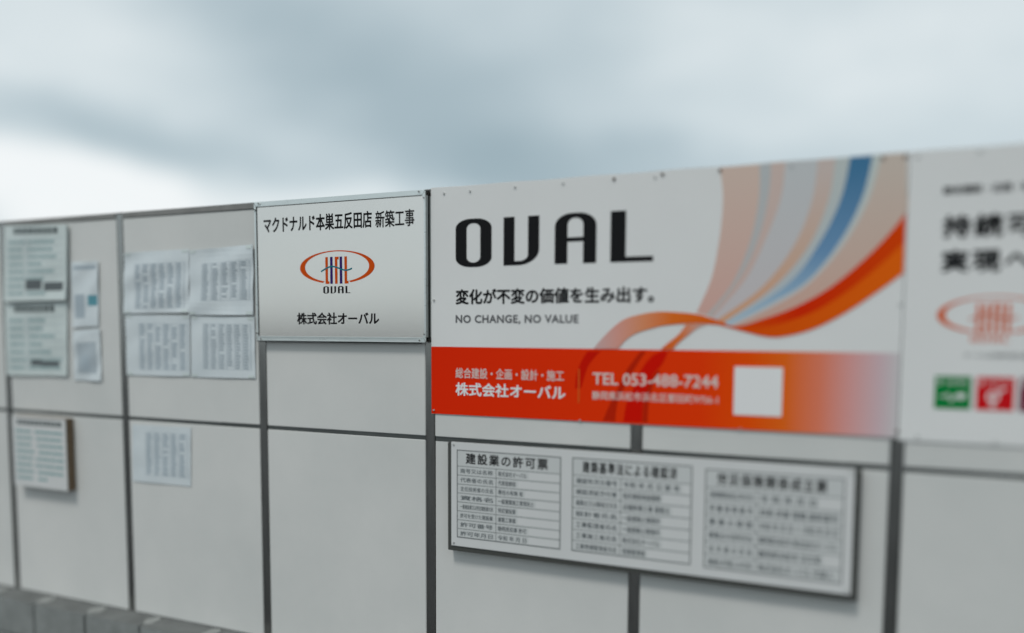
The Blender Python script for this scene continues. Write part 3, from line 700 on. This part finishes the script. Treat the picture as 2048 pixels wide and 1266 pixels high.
def strip_on(bm, pos, u0, u1, v0, v1, nn=4, lift=.0007):
    nu = max(1, int((u1-u0)*14)+1); nv = max(1, int((v1-v0)*16)+1)
    g_ = [[bm.verts.new(pos(u0+(u1-u0)*i/nu, v0+(v1-v0)*j/nv)-Vector((0, lift, 0))) for j in range(nv+1)] for i in range(nu+1)]
    for i in range(nu):
        for j in range(nv): bm.faces.new((g_[i][j], g_[i][j+1], g_[i+1][j+1], g_[i+1][j]))
def schedule(root_, pos, u0, u1, v0, v1, cols_, seed):
    """an unreadably small schedule: a grid of columns and rows with entries"""
    rn = random.Random(seed); bm = bmesh.new(); bl = bmesh.new()
    for k in range(cols_+1):
        u = u0+(u1-u0)*k/cols_; strip_on(bl, pos, u-.003, u+.003, v0, v1)
    rows_ = 15
    for k in range(rows_+1):
        v = v0+(v1-v0)*k/rows_; strip_on(bl, pos, u0, u1, v-.0016, v+.0016)
    for k in range(cols_):
        for r_ in range(rows_):
            if rn.random() < .93:
                ua = u0+(u1-u0)*(k+.12)/cols_; ub = u0+(u1-u0)*(k+rn.uniform(.52, .72))/cols_; va = v0+(v1-v0)*(r_+.22)/rows_; vb = v0+(v1-v0)*(r_+.80)/rows_
                strip_on(bm, pos, ua, ub, va, vb, lift=.0009)
    put('printed_grid', bl, M['blueink'], root_); put('printed_entries', bm, M['blueink'] if seed % 2 else M['greyink2'], root_)
M['greyink2'] = mat('pale_grey_ink', (.42, .47, .50), .5, **INK)
def notice(root_, pos, title_h, rows_, seed, split=.36, ink=None, title=True, dark=0.0):
    rn = random.Random(seed); bm = bmesh.new(); bl = bmesh.new(); bt_ = bmesh.new()
    if title:
        u = .16
        while u < .82:
            w = rn.uniform(.05, .075); strip_on(bt_, pos, u, u+w, .03, .03+title_h, lift=.0011); u += w+.02
    v = .05+title_h+.04; dv = (.95-v)/rows_
    for k in range(rows_):
        va = v+dv*k; strip_on(bl, pos, .05, .95, va-.002, va+.002)
        u = .07
        while u < split-.05:
            w = rn.uniform(.02, .06); strip_on(bm, pos, u, u+w, va+dv*.25, va+dv*.70, lift=.0009); u += w+.012
        u = split+.03; stop = rn.uniform(.55, .93)
        while u < stop:
            w = rn.uniform(.02, .06); strip_on(bm, pos, u, u+w, va+dv*.22, va+dv*.72, lift=.0009); u += w+.012
    strip_on(bl, pos, split-.003, split+.003, v, .95)
    put('printed_rules', bl, M['greyink2'], root_); put('printed_entries', bm, ink or M['tealink2'], root_)
    if title: put('printed_title', bt_, M['greytitle'], root_)
    else: bt_.free()
M['tealink2'] = mat('soft_teal_ink', (.33, .44, .44), .5); M['greytitle'] = mat('dark_grey_title_ink', (.10, .12, .12), .5)
gA = 'schedule sheets taped in a block of four'
for k, (q, gr, lab, sd_) in enumerate([
   ([(249,506),(379,498),(379.5,625),(250,627)], (.18,.93,.20,.92), 'cockled schedule sheet, upper left of the block of four taped sheets', 3),
   ([(381,501),(508,489),(508.5,630),(380.5,630)], (.20,.95,.22,.78), 'cockled schedule sheet touching the framed sign, upper right of the block of four', 4),
   ([(251,629),(380,631),(380.5,753),(254,750)], (.22,.97,.14,.90), 'flat schedule sheet, lower left of the block of four taped sheets', 5),
   ([(382,632),(509.5,634),(511,757),(383,754)], (.20,.94,.12,.86), 'flat schedule sheet touching the framed sign, lower right of the block of four', 6)]):
    o_, pos = paper('schedule_sheet', q, .003, lab, 'paper', M['paper'], gA, wav=.007 if k < 2 else .002, seed=sd_, curl=.004 if k < 2 else 0)
    schedule(o_, pos, *gr, 6 if k != 1 else 5, sd_)
    for (u, v) in ((.06, .03), (.94, .03), (.06, .97), (.94, .97)):
        bm = bmesh.new(); strip_on(bm, pos, u-.045, u+.045, v-.022, v+.022, lift=.0013); put('tape', bm, M['paper2'], o_)
o_, pos = paper('schedule_sheet', [(265,849),(382,855),(382,973),(266,962)], .003, 'single schedule sheet taped below the horizontal joint, alone on its lower panel', 'paper', M['paper'], wav=.002, seed=9)
schedule(o_, pos, .24, .95, .12, .86, 5, 9)
o_, pos = paper('leaflet', [(143,524),(197,522),(198,652),(146,655)], .003, 'narrow pale leaflet with a blue patch, upper of two beside the permit notices', 'paper', M['paper'], wav=.005, seed=11)
bm = bmesh.new(); strip_on(bm, pos, .12, .50, .50, .86); strip_on(bm, pos, .10, .9, .06, .12); put('printed_photo', bm, M['blueink'], o_)
bm = bmesh.new(); strip_on(bm, pos, .62, .95, .52, .68); put('blue_patch', bm, mat('blue_green_print', (.10, .30, .36), .5), o_)
o_, pos = paper('leaflet', [(146,662),(201,656),(204,762),(150,760)], .003, 'narrow leaflet with grey picture, lower of two beside the permit notices', 'paper', M['paper'], wav=.005, seed=12)
bm = bmesh.new(); strip_on(bm, pos, .14, .84, .25, .86); put('printed_photo', bm, M['greyink2'], o_)
bm = bmesh.new(); strip_on(bm, pos, .30, .60, .50, .80, lift=.0010); put('printed_picture', bm, M['blueink'], o_)
# two permit notices one over the other
o_, pos = paper('permit_notice', [(9,452),(132,449),(133,600),(10,603)], .020, 'pale green permit notice hung highest at the far left of the hoarding', 'notice', M['paper2'], wav=.003, thick=.012, seed=13, curl=.006)
notice(o_, pos, .085, 8, 13)
bm = bmesh.new(); strip_on(bm, pos, .36, .62, .72, .85, lift=.0012); strip_on(bm, pos, .66, .96, .76, .87, lift=.0012); put('dark_stamp', bm, M['greyink'], o_)
o_, pos = paper('permit_notice', [(10,607),(134,604),(135,752),(14,750)], .008, 'permit notice with dark heading directly under the highest notice at far left', 'notice', M['paper2'], wav=.003, thick=.004, seed=14)
notice(o_, pos, .10, 7, 14)
bm = bmesh.new(); strip_on(bm, pos, .42, .60, .78, .86, lift=.0012); strip_on(bm, pos, .58, .88, .80, .87, lift=.0012); put('dark_stamp', bm, M['greyink'], o_)
# wooden board on the lower panel
q = [P(x, y_, .05) for x, y_ in ((26, 832), (134, 838), (134, 990), (28, 962))]
x0 = (q[0][0]+q[3][0])/2; x1 = (q[1][0]+q[2][0])/2; a1 = (q[0][1]+q[1][1])/2; a0 = (q[2][1]+q[3][1])/2
wb = thing('wood_backed_board', 'white lined notice on a thick brown wooden board, on the lower left panel', 'board', ((x0+x1)/2, 0, a0))
put('wood_frame', B(x0, x1, -.049, -.003, a0, a1), M['wood'], wb, bevel=.001)
put('board_face', B(x0+.001, x1-.001, -.0525, -.0495, a0+.001, a1-.001), M['boardwhite'], wb)
bm = bmesh.new(); bt_ = bmesh.new(); w, h = x1-x0, a1-a0; rn = random.Random(3)
u = .10
while u < .86:
    ww = rn.uniform(.05, .07); rect(bt_, x0+w*u, x0+w*(u+ww), a1-h*.115, a1-h*.045, -.0532); u += ww+.018
for k in range(8):
    zt = a1-h*(.19+k*.095); u = .06
    if k < 8:
        while u < (.92 if k < 7 else .62):
            ww = rn.uniform(.025, .07)
            if not (.36 < u < .42): rect(bm, x0+w*u, x0+w*(u+ww), zt-h*.038, zt, -.0532)
            u += ww+.014
put('printed_title', bt_, M['greytitle'], wb); put('printed_entries', bm, M['tealink'], wb)

# print too fine to pick apart singly
for o in bpy.data.objects:
    if o.name.split('.')[0] in ('printed_entries', 'printed_grid', 'printed_rules', 'table_text', 'empty_cells', 'table_rules', 'printed_title'): o['kind'] = 'stuff'
